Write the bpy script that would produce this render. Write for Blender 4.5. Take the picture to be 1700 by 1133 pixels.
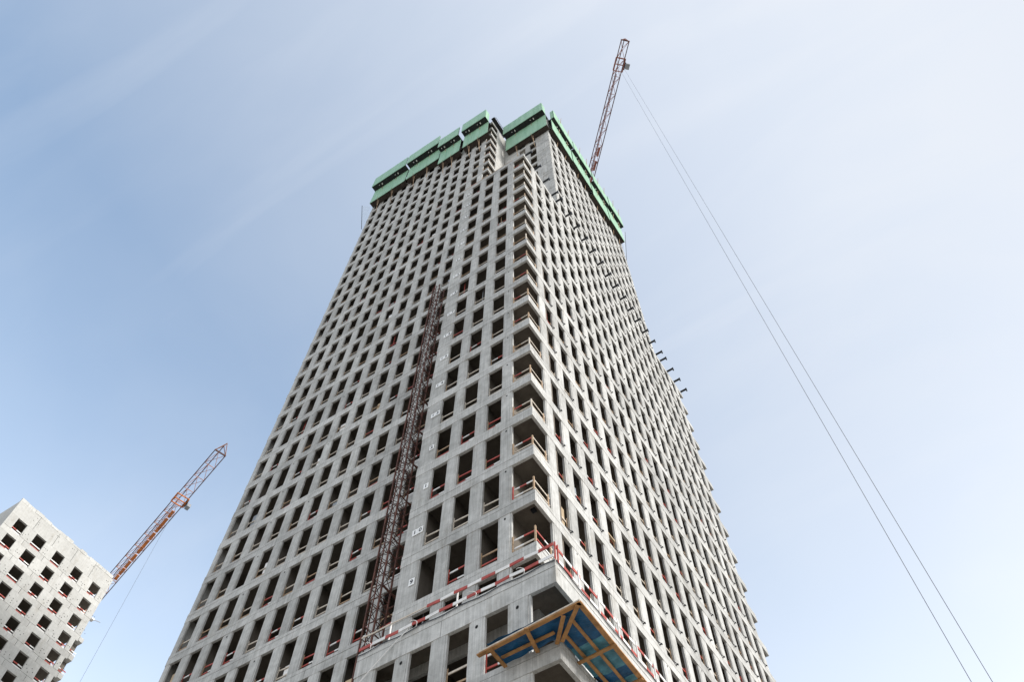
import bpy, math, random
from mathutils import Vector, Matrix
random.seed(11)
for o in list(bpy.data.objects): bpy.data.objects.remove(o)
C = bpy.context.scene.collection
sc = bpy.context.scene

# ------------------------------------------------------------------ units
# u runs along the shaded facade (to the left), v along the sunlit facade (to the right), z in storeys
S = 3.4          # metres per storey
ZG = 0.93        # ground level in storey units
def W(u, v, z): return Vector((-u * S, v * S, (z - ZG) * S))

# ------------------------------------------------------------------ camera
F, TH, RO, PH = 1413.1, math.radians(62.1991), math.radians(0.3827), math.radians(33.5039)
CAM = (-3.5036, -5.849, 1.3959)
def uv2w(du, dv): return Vector((-du, dv, 0))
right = Vector((math.cos(PH), math.sin(PH), 0))
fwd_h = Vector((-math.sin(PH), math.cos(PH), 0))
fw = fwd_h * math.cos(TH) + Vector((0, 0, 1)) * math.sin(TH)
up = -fwd_h * math.sin(TH) + Vector((0, 0, 1)) * math.cos(TH)
r2 = right * math.cos(RO) + up * math.sin(RO)
u2 = -right * math.sin(RO) + up * math.cos(RO)
cam = bpy.data.cameras.new('camera'); co = bpy.data.objects.new('camera', cam); C.objects.link(co)
M = Matrix((r2, u2, -fw)).transposed().to_4x4(); M.translation = W(*CAM)
co.matrix_world = M
cam.sensor_width = 36; cam.lens = 36 * F / 1700; cam.clip_end = 6000; cam.clip_start = 0.1
sc.camera = co
def pix(p):                       # projected position in a 1700 x 1133 frame, and depth
    d = p - M.translation; w = d.dot(fw)
    return 850 + F * d.dot(r2) / w, 566.5 - F * d.dot(u2) / w, w

# ------------------------------------------------------------------ sky, sun, exposure
SUN_EL = math.radians(26)
sun_h = Vector((1.0, 0.06, 0)).normalized()
sun_dir = sun_h * math.cos(SUN_EL) + Vector((0, 0, math.sin(SUN_EL)))
world = bpy.data.worlds.new('World'); sc.world = world; world.use_nodes = True
nt = world.node_tree; nt.nodes.clear()
N = nt.nodes.new; K = nt.links.new
out = N('ShaderNodeOutputWorld'); bg = N('ShaderNodeBackground'); K(bg.outputs[0], out.inputs[0])
sky = N('ShaderNodeTexSky'); sky.sky_type = 'NISHITA'; sky.sun_disc = False
sky.sun_elevation = SUN_EL; sky.sun_rotation = math.atan2(sun_h.x, sun_h.y)
sky.air_density = 1.0; sky.dust_density = 2.2; sky.ozone_density = 1.6
tc = N('ShaderNodeTexCoord')
nrm = N('ShaderNodeVectorMath'); nrm.operation = 'NORMALIZE'; K(tc.outputs['Generated'], nrm.inputs[0])
mp = N('ShaderNodeMapping'); K(nrm.outputs[0], mp.inputs[0])
mp.inputs['Rotation'].default_value = (0.3, 0.2, 0.9); mp.inputs['Scale'].default_value = (1.0, 1.7, 1.3)
n1 = N('ShaderNodeTexNoise'); n1.inputs['Scale'].default_value = 1.7; n1.inputs['Detail'].default_value = 5
n1.inputs['Roughness'].default_value = 0.52; n1.inputs['Distortion'].default_value = 0.5; K(mp.outputs[0], n1.inputs[0])
cr = N('ShaderNodeMapRange'); cr.inputs[1].default_value = 0.40; cr.inputs[2].default_value = 0.78
cr.inputs[3].default_value = 0.0; cr.inputs[4].default_value = 0.14; cr.interpolation_type = 'SMOOTHSTEP'
K(n1.outputs[0], cr.inputs[0])
# thin veil of high cloud, brighter towards the sun that shines through it
dt = N('ShaderNodeVectorMath'); dt.operation = 'DOT_PRODUCT'; K(nrm.outputs[0], dt.inputs[0]); dt.inputs[1].default_value = sun_dir
vr = N('ShaderNodeMapRange'); vr.inputs[1].default_value = -0.08; vr.inputs[2].default_value = 0.66
vr.inputs[3].default_value = 0.12; vr.inputs[4].default_value = 0.96; K(dt.outputs['Value'], vr.inputs[0])
# the veil thickens towards the horizon all round
sx = N('ShaderNodeSeparateXYZ'); K(nrm.outputs[0], sx.inputs[0])
hz = N('ShaderNodeMapRange'); hz.inputs[1].default_value = 0.86; hz.inputs[2].default_value = 0.10
hz.inputs[3].default_value = 0.0; hz.inputs[4].default_value = 0.92; hz.interpolation_type = 'SMOOTHSTEP'; K(sx.outputs[2], hz.inputs[0])
mp2 = N('ShaderNodeMapping'); K(nrm.outputs[0], mp2.inputs[0]); mp2.inputs['Rotation'].default_value = (0.2, 0.5, -0.55); mp2.inputs['Scale'].default_value = (1.2, 6.0, 1.6)
n2 = N('ShaderNodeTexNoise'); n2.inputs['Scale'].default_value = 1.6; n2.inputs['Detail'].default_value = 6; n2.inputs['Distortion'].default_value = 0.8; K(mp2.outputs[0], n2.inputs[0])
cr2 = N('ShaderNodeMapRange'); cr2.inputs[1].default_value = 0.50; cr2.inputs[2].default_value = 0.80; cr2.inputs[3].default_value = 0.0; cr2.inputs[4].default_value = 0.11; K(n2.outputs[0], cr2.inputs[0])
cs = N('ShaderNodeMath'); cs.operation = 'ADD'; K(cr.outputs[0], cs.inputs[0]); K(cr2.outputs[0], cs.inputs[1])
ad = N('ShaderNodeMath'); ad.operation = 'ADD'; ad.use_clamp = True; K(cs.outputs[0], ad.inputs[0]); K(vr.outputs[0], ad.inputs[1])
sk = N('ShaderNodeVectorMath'); sk.operation = 'MULTIPLY'; sk.inputs[1].default_value = (0.154, 0.152, 0.136); K(sky.outputs[0], sk.inputs[0])
mx = N('ShaderNodeMix'); mx.data_type = 'RGBA'; K(ad.outputs[0], mx.inputs[0]); K(sk.outputs[0], mx.inputs[6])
mx.inputs[7].default_value = (0.311, 0.330, 0.362, 1)
mh = N('ShaderNodeMix'); mh.data_type = 'RGBA'; K(hz.outputs[0], mh.inputs[0]); K(mx.outputs[2], mh.inputs[6])
mh.inputs[7].default_value = (0.55, 0.57, 0.60, 1)
K(mh.outputs[2], bg.inputs[0]); bg.inputs[1].default_value = 1.0
sl = bpy.data.lights.new('sun', 'SUN'); sl.energy = 1.5; sl.angle = math.radians(10); sl.color = (1.0, 0.965, 0.92)
so = bpy.data.objects.new('sun', sl); C.objects.link(so)
so.rotation_euler = (-sun_dir).to_track_quat('-Z', 'Y').to_euler(); so.location = (0, 0, 300)
vs = sc.view_settings
vs.view_transform = 'Standard'; vs.look = 'None'; vs.exposure = 1.4; vs.gamma = 1.0; vs.use_curve_mapping = False
sc.cycles.max_bounces = 6; sc.cycles.diffuse_bounces = 4; sc.cycles.transparent_max_bounces = 8

# ------------------------------------------------------------------ materials
def base_mat(name, rough=0.8, spec=0.3):
    m = bpy.data.materials.new(name); m.use_nodes = True
    b = m.node_tree.nodes['Principled BSDF']; b.inputs['Roughness'].default_value = rough
    b.inputs['Specular IOR Level'].default_value = spec
    return m, m.node_tree, b
def noise(t, vec, scale, detail=4, rough=0.55):
    n = t.nodes.new('ShaderNodeTexNoise'); n.inputs['Scale'].default_value = scale
    n.inputs['Detail'].default_value = detail; n.inputs['Roughness'].default_value = rough
    t.links.new(vec, n.inputs['Vector']); return n.outputs[0]
def mrange(t, v, a, b, c, d):
    n = t.nodes.new('ShaderNodeMapRange'); n.inputs[1].default_value = a; n.inputs[2].default_value = b
    n.inputs[3].default_value = c; n.inputs[4].default_value = d; t.links.new(v, n.inputs[0]); return n.outputs[0]
def math2(t, op, a, b):
    n = t.nodes.new('ShaderNodeMath'); n.operation = op
    for i, x in enumerate((a, b)):
        if isinstance(x, (int, float)): n.inputs[i].default_value = x
        else: t.links.new(x, n.inputs[i])
    return n.outputs[0]
def scaled(t, vec, s):
    n = t.nodes.new('ShaderNodeVectorMath'); n.operation = 'MULTIPLY'; t.links.new(vec, n.inputs[0]); n.inputs[1].default_value = s
    return n.outputs[0]
def concrete(name, lo, hi, stain=(0.30, 0.27, 0.22), stain_amt=0.5, streak=0.5):
    m, t, b = base_mat(name, 0.86, 0.25)
    g = t.nodes.new('ShaderNodeNewGeometry').outputs['Position']
    big = noise(t, g, 0.32, 4); mid = noise(t, g, 2.2, 6, 0.62)
    st = noise(t, scaled(t, g, (13.0, 13.0, 0.3)), 1.0, 5, 0.7)
    fine = noise(t, g, 22.0, 3)
    v = math2(t, 'ADD', math2(t, 'MULTIPLY', big, 0.45), math2(t, 'MULTIPLY', mid, 0.55))
    v = math2(t, 'ADD', v, math2(t, 'MULTIPLY', math2(t, 'SUBTRACT', st, 0.5), streak))
    v = math2(t, 'ADD', v, math2(t, 'MULTIPLY', math2(t, 'SUBTRACT', fine, 0.5), 0.25))
    f = mrange(t, v, 0.26, 0.70, 0, 1)
    at = t.nodes.new('ShaderNodeAttribute'); at.attribute_name = 'tint'
    c = t.nodes.new('ShaderNodeMix'); c.data_type = 'RGBA'; t.links.new(f, c.inputs[0])
    c.inputs[6].default_value = (*lo, 1); c.inputs[7].default_value = (*hi, 1)
    sn = mrange(t, noise(t, scaled(t, g, (1.2, 1.2, 0.5)), 0.8, 6, 0.65), 0.56, 0.74, 0, stain_amt)
    c2 = t.nodes.new('ShaderNodeMix'); c2.data_type = 'RGBA'; t.links.new(sn, c2.inputs[0])
    t.links.new(c.outputs[2], c2.inputs[6]); c2.inputs[7].default_value = (*stain, 1)
    run = mrange(t, noise(t, scaled(t, g, (5.0, 5.0, 0.35)), 1.0, 3, 0.5), 0.63, 0.72, 0, 0.3)      # rusty water runs
    c2b = t.nodes.new('ShaderNodeMix'); c2b.data_type = 'RGBA'; t.links.new(run, c2b.inputs[0]); t.links.new(c2.outputs[2], c2b.inputs[6])
    c2b.inputs[7].default_value = (lo[0] * 0.85, lo[1] * 0.74, lo[2] * 0.60, 1); c2 = c2b
    c3 = t.nodes.new('ShaderNodeMix'); c3.data_type = 'RGBA'; c3.blend_type = 'MULTIPLY'; c3.inputs[0].default_value = 1
    t.links.new(c2.outputs[2], c3.inputs[6])
    cb = t.nodes.new('ShaderNodeCombineColor')
    k = math2(t, 'ADD', at.outputs['Fac'], 0.0)
    for i in range(3): t.links.new(k, cb.inputs[i])
    t.links.new(cb.outputs[0], c3.inputs[7]); t.links.new(c3.outputs[2], b.inputs['Base Color'])
    bp = t.nodes.new('ShaderNodeBump'); bp.inputs['Strength'].default_value = 0.35; bp.inputs['Distance'].default_value = 0.02
    t.links.new(v, bp.inputs['Height']); t.links.new(bp.outputs[0], b.inputs['Normal'])
    return m
def plain(name, col, rough=0.6, var=0.25, scale=3.0, metal=0.0, stretch=(1, 1, 1), dirt=None):
    m, t, b = base_mat(name, rough, 0.35); b.inputs['Metallic'].default_value = metal
    g = t.nodes.new('ShaderNodeNewGeometry').outputs['Position']
    f = noise(t, scaled(t, g, stretch), scale, 5, 0.6)
    f = mrange(t, f, 0.3, 0.7, 0, 1)
    c = t.nodes.new('ShaderNodeMix'); c.data_type = 'RGBA'; t.links.new(f, c.inputs[0])
    d = dirt or tuple(x * (1 - var) for x in col)
    c.inputs[6].default_value = (*d, 1); c.inputs[7].default_value = (*[min(1, x * (1 + var * 0.4)) for x in col], 1)
    t.links.new(c.outputs[2], b.inputs['Base Color'])
    return m
MT = {}
MT['con'] = concrete('grey_concrete', (0.275, 0.273, 0.257), (0.58, 0.575, 0.55), (0.26, 0.235, 0.19), 0.6, 0.7)
MT['con_in'] = concrete('shade_toned_concrete', (0.115, 0.098, 0.08), (0.21, 0.185, 0.155), (0.10, 0.075, 0.05), 0.6, 0.1)  # indoor shade and brown ground bounce put into the concrete's colour
MT['con_white'] = concrete('pale_concrete', (0.38, 0.375, 0.35), (0.55, 0.545, 0.515), (0.34, 0.31, 0.26), 0.5, 0.6)
MT['timber'] = plain('raw_timber', (0.42, 0.29, 0.18), 0.75, 0.4, 2.0, 0, (6, 6, 6))
MT['pale_timber'] = plain('pale_timber', (0.60, 0.53, 0.44), 0.75, 0.3, 2.0, 0, (6, 6, 6))
MT['formwork'] = plain('yellow_formwork_timber', (0.40, 0.205, 0.075), 0.6, 0.4, 1.2, 0, (3, 3, 3))
MT['red'] = plain('red_paint', (0.42, 0.07, 0.05), 0.5, 0.3, 3)
MT['white'] = plain('white_paint', (0.78, 0.76, 0.73), 0.5, 0.18, 3)
MT['rust'] = plain('rusty_steel', (0.125, 0.050, 0.034), 0.75, 0.6, 2.5, 0.1)
MT['rust_dark'] = plain('dark_rusty_steel', (0.055, 0.028, 0.024), 0.75, 0.5, 2.5, 0.1)
MT['dark'] = plain('dark_steel', (0.025, 0.028, 0.034), 0.55, 0.3, 3, 0.3)
MT['hole'] = plain('drain_hole_dark', (0.012, 0.012, 0.012), 0.9, 0.2)
MT['green'] = plain('green_sheet', (0.29, 0.47, 0.33), 0.5, 0.16, 0.5, 0, (4, 4, 0.3), (0.20, 0.38, 0.245))
MT['shade_deck'] = plain('shade_toned_deck', (0.05, 0.04, 0.033), 0.8, 0.5, 2)  # dark tone carries the shade under the green screens
MT['black'] = plain('black_deck', (0.018, 0.02, 0.022), 0.7, 0.4, 2)
MT['cable'] = plain('black_cable', (0.02, 0.022, 0.028), 0.5, 0.3)
MT['rope'] = plain('grey_wire_rope', (0.11, 0.115, 0.13), 0.5, 0.2)
MT['jib_red'] = plain('red_brown_crane_paint', (0.36, 0.15, 0.115), 0.5, 0.4, 1)
MT['jib_orange'] = plain('orange_crane_paint', (0.62, 0.20, 0.045), 0.5, 0.35, 1)
MT['jib_pale'] = plain('faded_orange_crane_paint', (0.52, 0.27, 0.19), 0.5, 0.35, 1)
MT['jib_dark'] = plain('dark_crane_chord', (0.12, 0.055, 0.045), 0.5, 0.35, 1)
MT['gall'] = plain('grey_housing', (0.30, 0.32, 0.34), 0.5, 0.3, 1)
MT['plate'] = plain('white_plate', (0.80, 0.80, 0.78), 0.5, 0.1, 2)
MT['ink'] = plain('black_ink', (0.015, 0.015, 0.02), 0.6, 0.1)
MT['tarp'] = plain('blue_tarpaulin', (0.010, 0.095, 0.22), 0.42, 0.5, 1.6)
MT['tarp_pale'] = plain('faded_blue_sheet', (0.075, 0.25, 0.33), 0.35, 0.5, 1.8)
MT['ply'] = plain('plywood', (0.50, 0.38, 0.24), 0.7, 0.25, 2)
MT['earth'] = plain('dusty_ground', (0.42, 0.385, 0.335), 0.9, 0.35, 0.08)
def net_mat():
    m, t, b = base_mat('safety_net', 0.8, 0.1); b.inputs['Base Color'].default_value = (0.55, 0.62, 0.66, 1)
    tr = t.nodes.new('ShaderNodeBsdfTransparent'); ms = t.nodes.new('ShaderNodeMixShader'); ms.inputs[0].default_value = 0.2
    t.links.new(tr.outputs[0], ms.inputs[1]); t.links.new(b.outputs[0], ms.inputs[2])
    t.links.new(ms.outputs[0], t.nodes['Material Output'].inputs[0]); return m
MT['net'] = net_mat()

# ------------------------------------------------------------------ mesh helpers
class MB:
    def __init__(s): s.v = []; s.f = []; s.m = []; s.t = []; s.mats = []
    def mi(s, m):
        if m not in s.mats: s.mats.append(m)
        return s.mats.index(m)
    def quadbox(s, P, m, tint=1.0):        # P: eight corners, bottom ring then top ring (counter-clockwise seen from above)
        b = len(s.v); s.v += [tuple(p) for p in P]; k = s.mi(m)
        for q in ((3, 2, 1, 0), (4, 5, 6, 7), (0, 1, 5, 4), (1, 2, 6, 5), (2, 3, 7, 6), (3, 0, 4, 7)):
            s.f.append(tuple(b + i for i in q)); s.m.append(k); s.t.append(tint)
    def wbox(s, x0, x1, y0, y1, z0, z1, m, tint=1.0):
        x0, x1 = min(x0, x1), max(x0, x1); y0, y1 = min(y0, y1), max(y0, y1); z0, z1 = min(z0, z1), max(z0, z1)
        s.quadbox([(x0, y0, z0), (x1, y0, z0), (x1, y1, z0), (x0, y1, z0), (x0, y0, z1), (x1, y0, z1), (x1, y1, z1), (x0, y1, z1)], m, tint)
    def box(s, u0, u1, v0, v1, z0, z1, m, tint=1.0):
        a = W(u0, v0, z0); b = W(u1, v1, z1); s.wbox(a.x, b.x, a.y, b.y, a.z, b.z, m, tint)
    def bar(s, p, q, w, h, m, upv=(0, 0, 1), tint=1.0):     # straight bar between two world points, w wide and h high
        p, q = Vector(p), Vector(q); d = (q - p).normalized(); uv = Vector(upv)
        if abs(d.dot(uv)) > 0.98: uv = Vector((1, 0, 0))
        a = d.cross(uv).normalized() * w / 2; b = a.cross(d).normalized() * h / 2
        s.quadbox([p - a - b, p + a - b, q + a - b, q - a - b, p - a + b, p + a + b, q + a + b, q - a + b], m, tint)
    def tube(s, pts, r, m, n=5):
        pts = [Vector(p) for p in pts]; b0 = len(s.v); k = s.mi(m)
        for i, p in enumerate(pts):
            d = (pts[min(i + 1, len(pts) - 1)] - pts[max(i - 1, 0)]).normalized()
            uv = Vector((0, 0, 1)) if abs(d.z) < 0.9 else Vector((1, 0, 0))
            a = d.cross(uv).normalized(); b = a.cross(d)
            for j in range(n):
                an = 2 * math.pi * j / n; s.v.append(tuple(p + (a * math.cos(an) + b * math.sin(an)) * r))
        for i in range(len(pts) - 1):
            for j in range(n):
                s.f.append((b0 + i * n + j, b0 + i * n + (j + 1) % n, b0 + (i + 1) * n + (j + 1) % n, b0 + (i + 1) * n + j)); s.m.append(k); s.t.append(1.0)
    def poly(s, pts, m, tint=1.0):
        b = len(s.v); s.v += [tuple(p) for p in pts]; s.f.append(tuple(range(b, b + len(pts)))); s.m.append(s.mi(m)); s.t.append(tint)
    def mesh(s, name):
        me = bpy.data.meshes.new(name); me.from_pydata(s.v, [], s.f)
        for m in s.mats: me.materials.append(MT[m])
        me.polygons.foreach_set('material_index', s.m)
        a = me.attributes.new('tint', 'FLOAT', 'CORNER'); vals = []
        for p, t in zip(me.polygons, s.t): vals += [t] * p.loop_total
        a.data.foreach_set('value', vals); me.update(); return me
    def build(s, name, parent=None, kind=None):
        o = bpy.data.objects.new(name, s.mesh(name)); C.objects.link(o)
        if parent: o.parent = parent
        if kind: o['kind'] = kind
        return o
def tag(o, label, cat, group=None):
    o['label'] = label; o['category'] = cat
    if group: o['group'] = group
    return o
def thing(name, label, cat, group=None):
    o = bpy.data.objects.new(name, None); C.objects.link(o); o.empty_display_size = 0.5
    return tag(o, label, cat, group)
def inst(me, name, loc, parent=None, rot=None, kind=None):
    o = bpy.data.objects.new(name, me); C.objects.link(o); o.location = loc
    if rot: o.rotation_euler = rot
    if parent: o.parent = parent
    return o
def rt(lo=0.86, hi=1.06): return random.uniform(lo, hi)

# ------------------------------------------------------------------ ground
g = MB()
for i in range(8):
    for j in range(8):
        x0, y0 = -3000 + i * 750, -3000 + j * 750
        g.poly([(x0, y0, 0), (x0 + 750, y0, 0), (x0 + 750, y0 + 750, 0), (x0, y0 + 750, 0)], 'earth')
g.build('ground', kind='structure')

# ------------------------------------------------------------------ main tower
T = 0.045; BH = 0.23; SB = 0.922; UE = 8.30; VE = 9.973; UP = 2.13; US = 2.06; VD = 1.93; VU = 8.04; TOP = 38; ROOF = 26
LWIN = [(0.567, 0.843), (1.059, 1.336), (1.535, 1.809)]
MWIN = [(3.499 + i * 0.4891, 3.768 + i * 0.4891) for i in range(-2, 10)]
RWIN = [(0.655 + i * 0.496, 0.912 + i * 0.496) for i in range(18)]
EL, ER = -0.35, -0.43                  # faces of the wider lower block
QWIN = [(0.172, 0.459), (0.659, 0.943), (1.16, 1.449), (1.649, 1.92)]
tower = thing('concrete_tower', 'unfinished grey concrete high-rise with rows of open windows and green screens at its top', 'tower')
piers = []; rails = []; holes = MB()
def wallpiers(axis, pos, a0, a1, openings, n, z1=None):
    """piers between openings on storey n; the facade lies at pos and is T thick inwards"""
    edges = [a0] + [x for o in openings for x in o] + [a1]
    for i in range(0, len(edges), 2):
        if edges[i + 1] - edges[i] > 0.01: piers.append((axis, pos + 0.003, edges[i], edges[i + 1], n + BH, z1 or n + 1))
def beam(mb, axis, pos, a0, a1, z0, z1, tint):
    zj = z0 + (z1 - z0) * 0.68; g0 = 0.0045
    dp = random.uniform(-0.0015, 0.0015)
    for p, q, off in ((z0, zj - g0, dp), (zj - g0, zj + g0, 0.007), (zj + g0, z1, -dp)):
        if axis == 'L': mb.box(a0, a1, pos + off, pos + T, p, q, 'con', tint)
        else: mb.box(pos + off, pos + T, a0, a1, p, q, 'con', tint)
def beams(axis, pos, segs, n, z1=None):
    mb = MB()
    for a0, a1 in segs:
        x = a0; step = random.choice((1.47, 1.96, 2.45))
        tint = rt(0.86, 1.08)
        while x < a1 - 0.02:            # pours of a few bays each, butted end to end
            y = min(a1, x + step)
            if a1 - y < 0.4: y = a1
            beam(mb, axis, pos, x, y - (0.004 if y < a1 else 0), n, z1 or n + BH, tint); x = y; tint = rt(0.86, 1.08); step = random.choice((1.47, 1.96, 2.45))
    mb.build('spandrel_beam', tower)
for n in range(1, TOP + 1):
    low = n <= 8; up_ = n > ROOF
    # --- beams
    if not up_:
        if n >= 8:
            beams('L', 0, [(0, UP)], n); beams('R', 0, [(T, VE)], n)
        if low:
            zt = n + BH if n < 8 else 8.34
            beams('L', EL, [(ER, 2.22)], n, zt); beams('R', ER, [(EL + T, VE)], n, zt)
        beams('L', SB, [(UP if n >= 8 else 2.22, UE)], n)
    else:
        beams('L', SB, [(US, UE)], n); beams('L', VD, [(0, US)], n); beams('R', 0, [(VD + T, VU)], n)
        mb = MB(); beam(mb, 'R', US, SB + T, SB + 0.42, n, n + BH, rt()); mb.build('spandrel_beam', tower)
    if n == TOP: break
    # --- piers and openings of storey n
    if n < ROOF:
        if n >= 8:
            wallpiers('L', 0, 0.363, UP, LWIN, n); wallpiers('R', 0, 0.4263, VE - 0.363, RWIN, n)
            rails += [('L', a, b, 0, n) for a, b in LWIN] + [('R', a, b, 0, n) for a, b in RWIN]
            holes_u = [0.46]
            wallpiers('L', SB, UP, UE, MWIN, n)
        if n <= 7:
            wallpiers('L', EL, -0.11, 2.22, QWIN, n)
            rw = [(RWIN[0][0] - 0.496, RWIN[0][1] - 0.496)] + RWIN
            wallpiers('R', ER, 0.016, VE - 0.363, rw, n)
            rails += [('L', a, b, EL, n) for a, b in QWIN] + [('R', a, b, ER, n) for a, b in rw]
            wallpiers('L', SB, 2.22, UE, MWIN, n)
    else:
        wallpiers('L', SB, US + 0.24, UE, MWIN, n)
        wallpiers('R', 0, VD + T, VU, [w for w in RWIN if 2.1 < w[0] < 7.8], n)
        wallpiers('L', VD, 0.0, US, [(0.593, 0.865), (1.079, 1.356)], n)
        rails += [('R', a, b, 0, n) for a, b in RWIN if 2.1 < a < 7.8]
    rails += [('L', a, b, SB, n) for a, b in MWIN]
    # small round drain holes under the joints
    if n >= 9 and n < ROOF:
        for u in (0.462, 2.9 if n % 2 else 5.83, 6.81): 
            pos = 0 if u < UP else SB
            p = W(u, pos, n + 0.93)
            ring = [(p.x + 0.055 * math.cos(t), p.y + 0.006, p.z + 0.07 * math.sin(t)) for t in [k * math.pi / 5 for k in range(10)]]
            holes.poly(ring, 'hole')
        for v in ((1.03, 3.51) if n % 2 else (1.53, 5.0)):
            p = W(0, v, n + 0.96)
            ring = [(p.x - 0.006, p.y + 0.035 * math.cos(t), p.z + 0.06 * math.sin(t)) for t in [k * math.pi / 5 for k in range(10)]]
            holes.poly(ring, 'hole')
for u in (0.56, 1.55, 0.05):
    p = W(u, EL, 7.90)
    holes.poly([(p.x + 0.065 * math.cos(t), p.y + 0.006, p.z + 0.085 * math.sin(t)) for t in [k * math.pi / 5 for k in range(10)]], 'hole')
holes.build('drain_hole', tower, 'stuff')
def size_of(axis, pos, a, z):
    p = W(a, pos, z) if axis == 'L' else W(pos, a, z)
    x, y, w = pix(p)
    inside = -40 < x < 1740 and -40 < y < 1173 and w > 0
    return (w if inside else w + 1000)
piers.sort(key=lambda q: size_of(q[0], q[1], (q[2] + q[3]) / 2, q[4] + 0.4))
def pier_mesh(mb, q):
    ax, pos, a0, a1, z0, z1 = q; t = rt(0.82, 1.08); rec = random.uniform(0.0, 0.003)
    e = 0.028; d2 = pos + rec + 0.006
    for b0, b1, d in ((a0, a0 + e, d2), (a0 + e, a1 - e, pos + rec), (a1 - e, a1, d2)):
        if ax == 'L': mb.box(b0, b1, d, pos + T - 0.003, z0, z1, 'con', t)
        else: mb.box(d, pos + T - 0.003, b0, b1, z0, z1, 'con', t)
for q in piers[:300]:
    mb = MB(); pier_mesh(mb, q); mb.build('pier', tower)
mb = MB()
for q in piers[300:]: pier_mesh(mb, q)
mb.build('pier', tower, 'stuff')
# --- return walls, notch wall, rear walls
mb = MB(); mb.box(UP - T, UP, T, SB + T, 8.34, ROOF + BH, 'con', 0.98); mb.box(UP, 2.22, SB - 0.002, SB, 8.3, 9, 'con', .95)
mb.build('return_wall', tower)
mb = MB(); mb.box(2.22 - T, 2.22, EL + T, SB, 1, 8.3, 'con', 0.97); mb.build('return_wall', tower)
for n in range(ROOF, TOP):              # white shuttered wall of the roof notch, one lift per storey
    mb = MB(); mb.box(US, US + T, SB + 0.42, VD, n + BH * (n > ROOF), n + 1.0, 'con_white', rt(0.93, 1.03)); 
    mb.build('wall_lift', tower)
    mb = MB(); mb.box(US + 0.004, US + T, SB + 0.42, VD, n + 1.0, n + 1 + BH, 'con_white', rt(0.9, 1.0)); mb.build('wall_lift', tower)
    if n > ROOF:
        mb = MB(); q = 0.04             # formwork panels set proud of the blank bay beside the sunlit corner
        for k in range(3):
            mb.box(0.03 + k * 0.185, 0.03 + k * 0.185 + 0.178, VD - 0.004, VD, n + BH + 0.01, n + 0.985, 'con', rt(0.9, 1.05))
        mb.build('wall_panel', tower)
for n in range(1, TOP):
    mb = MB()
    if n < ROOF: mb.box(0.42, UE, VE - T, VE, n + BH, n + 1 + BH - 0.005, 'con', rt())
    else: mb.box(T, US, VU - T, VU, n + BH, n + 1 + BH - 0.005, 'con', rt()); mb.box(US, UE, VE - T, VE, n + BH, n + 1 + BH - 0.005, 'con', rt()); mb.box(US, US + T, VU, VE - T, n + BH, n + 1 + BH - .005, 'con', rt())
    mb.box(UE - T, UE, SB + T, VE - T, n + BH, n + 1 + BH - 0.005, 'con', rt())
    if n < ROOF: mb.box(T + 0.001, 0.4195, VE - T, VE - 0.001, n, n + BH, 'con', rt())
    mb.build('rear_wall', tower)
# --- floor slabs (their undersides are the ceilings one sees)
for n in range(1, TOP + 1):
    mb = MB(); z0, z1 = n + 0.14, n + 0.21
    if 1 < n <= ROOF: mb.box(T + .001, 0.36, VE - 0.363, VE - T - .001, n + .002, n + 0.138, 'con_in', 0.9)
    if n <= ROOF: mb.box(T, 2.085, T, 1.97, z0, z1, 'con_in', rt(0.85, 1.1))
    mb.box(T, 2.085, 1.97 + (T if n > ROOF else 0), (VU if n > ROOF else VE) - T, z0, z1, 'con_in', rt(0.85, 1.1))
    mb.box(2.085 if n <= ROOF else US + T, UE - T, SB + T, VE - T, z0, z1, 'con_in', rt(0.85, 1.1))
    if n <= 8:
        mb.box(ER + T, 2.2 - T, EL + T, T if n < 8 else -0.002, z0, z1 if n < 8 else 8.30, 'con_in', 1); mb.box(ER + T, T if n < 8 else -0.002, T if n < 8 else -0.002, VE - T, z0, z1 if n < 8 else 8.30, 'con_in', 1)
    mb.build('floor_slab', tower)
mb = MB(); mb.box(-0.0, UP, 0.0, SB - 0.003, ROOF + BH, ROOF + BH + 0.012, 'con', 0.95); mb.build('terrace_kerb', tower)
mb = MB(); mb.box(0.40, UP, -0.003, 0.010, ROOF + BH + 0.002, ROOF + BH + 0.035, 'timber'); mb.build('edge_board', tower)
# --- inner walls
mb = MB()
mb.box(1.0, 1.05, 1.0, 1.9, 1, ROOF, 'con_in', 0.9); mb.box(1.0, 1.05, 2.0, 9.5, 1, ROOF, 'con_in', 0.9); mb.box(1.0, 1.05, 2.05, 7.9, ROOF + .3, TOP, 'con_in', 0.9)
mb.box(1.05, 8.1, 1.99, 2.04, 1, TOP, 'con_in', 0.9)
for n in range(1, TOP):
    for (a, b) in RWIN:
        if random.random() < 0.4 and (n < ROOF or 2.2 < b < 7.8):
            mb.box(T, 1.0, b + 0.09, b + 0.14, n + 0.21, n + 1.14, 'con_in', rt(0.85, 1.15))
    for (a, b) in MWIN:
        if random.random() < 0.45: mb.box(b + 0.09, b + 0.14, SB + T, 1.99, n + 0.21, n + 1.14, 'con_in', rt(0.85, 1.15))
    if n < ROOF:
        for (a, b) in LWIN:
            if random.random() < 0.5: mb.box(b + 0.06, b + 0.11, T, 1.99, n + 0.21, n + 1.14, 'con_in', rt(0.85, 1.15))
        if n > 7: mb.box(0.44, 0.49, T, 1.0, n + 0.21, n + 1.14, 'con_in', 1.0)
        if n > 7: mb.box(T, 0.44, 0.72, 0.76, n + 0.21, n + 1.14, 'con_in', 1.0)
mb.build('inner_wall', tower)

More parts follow.
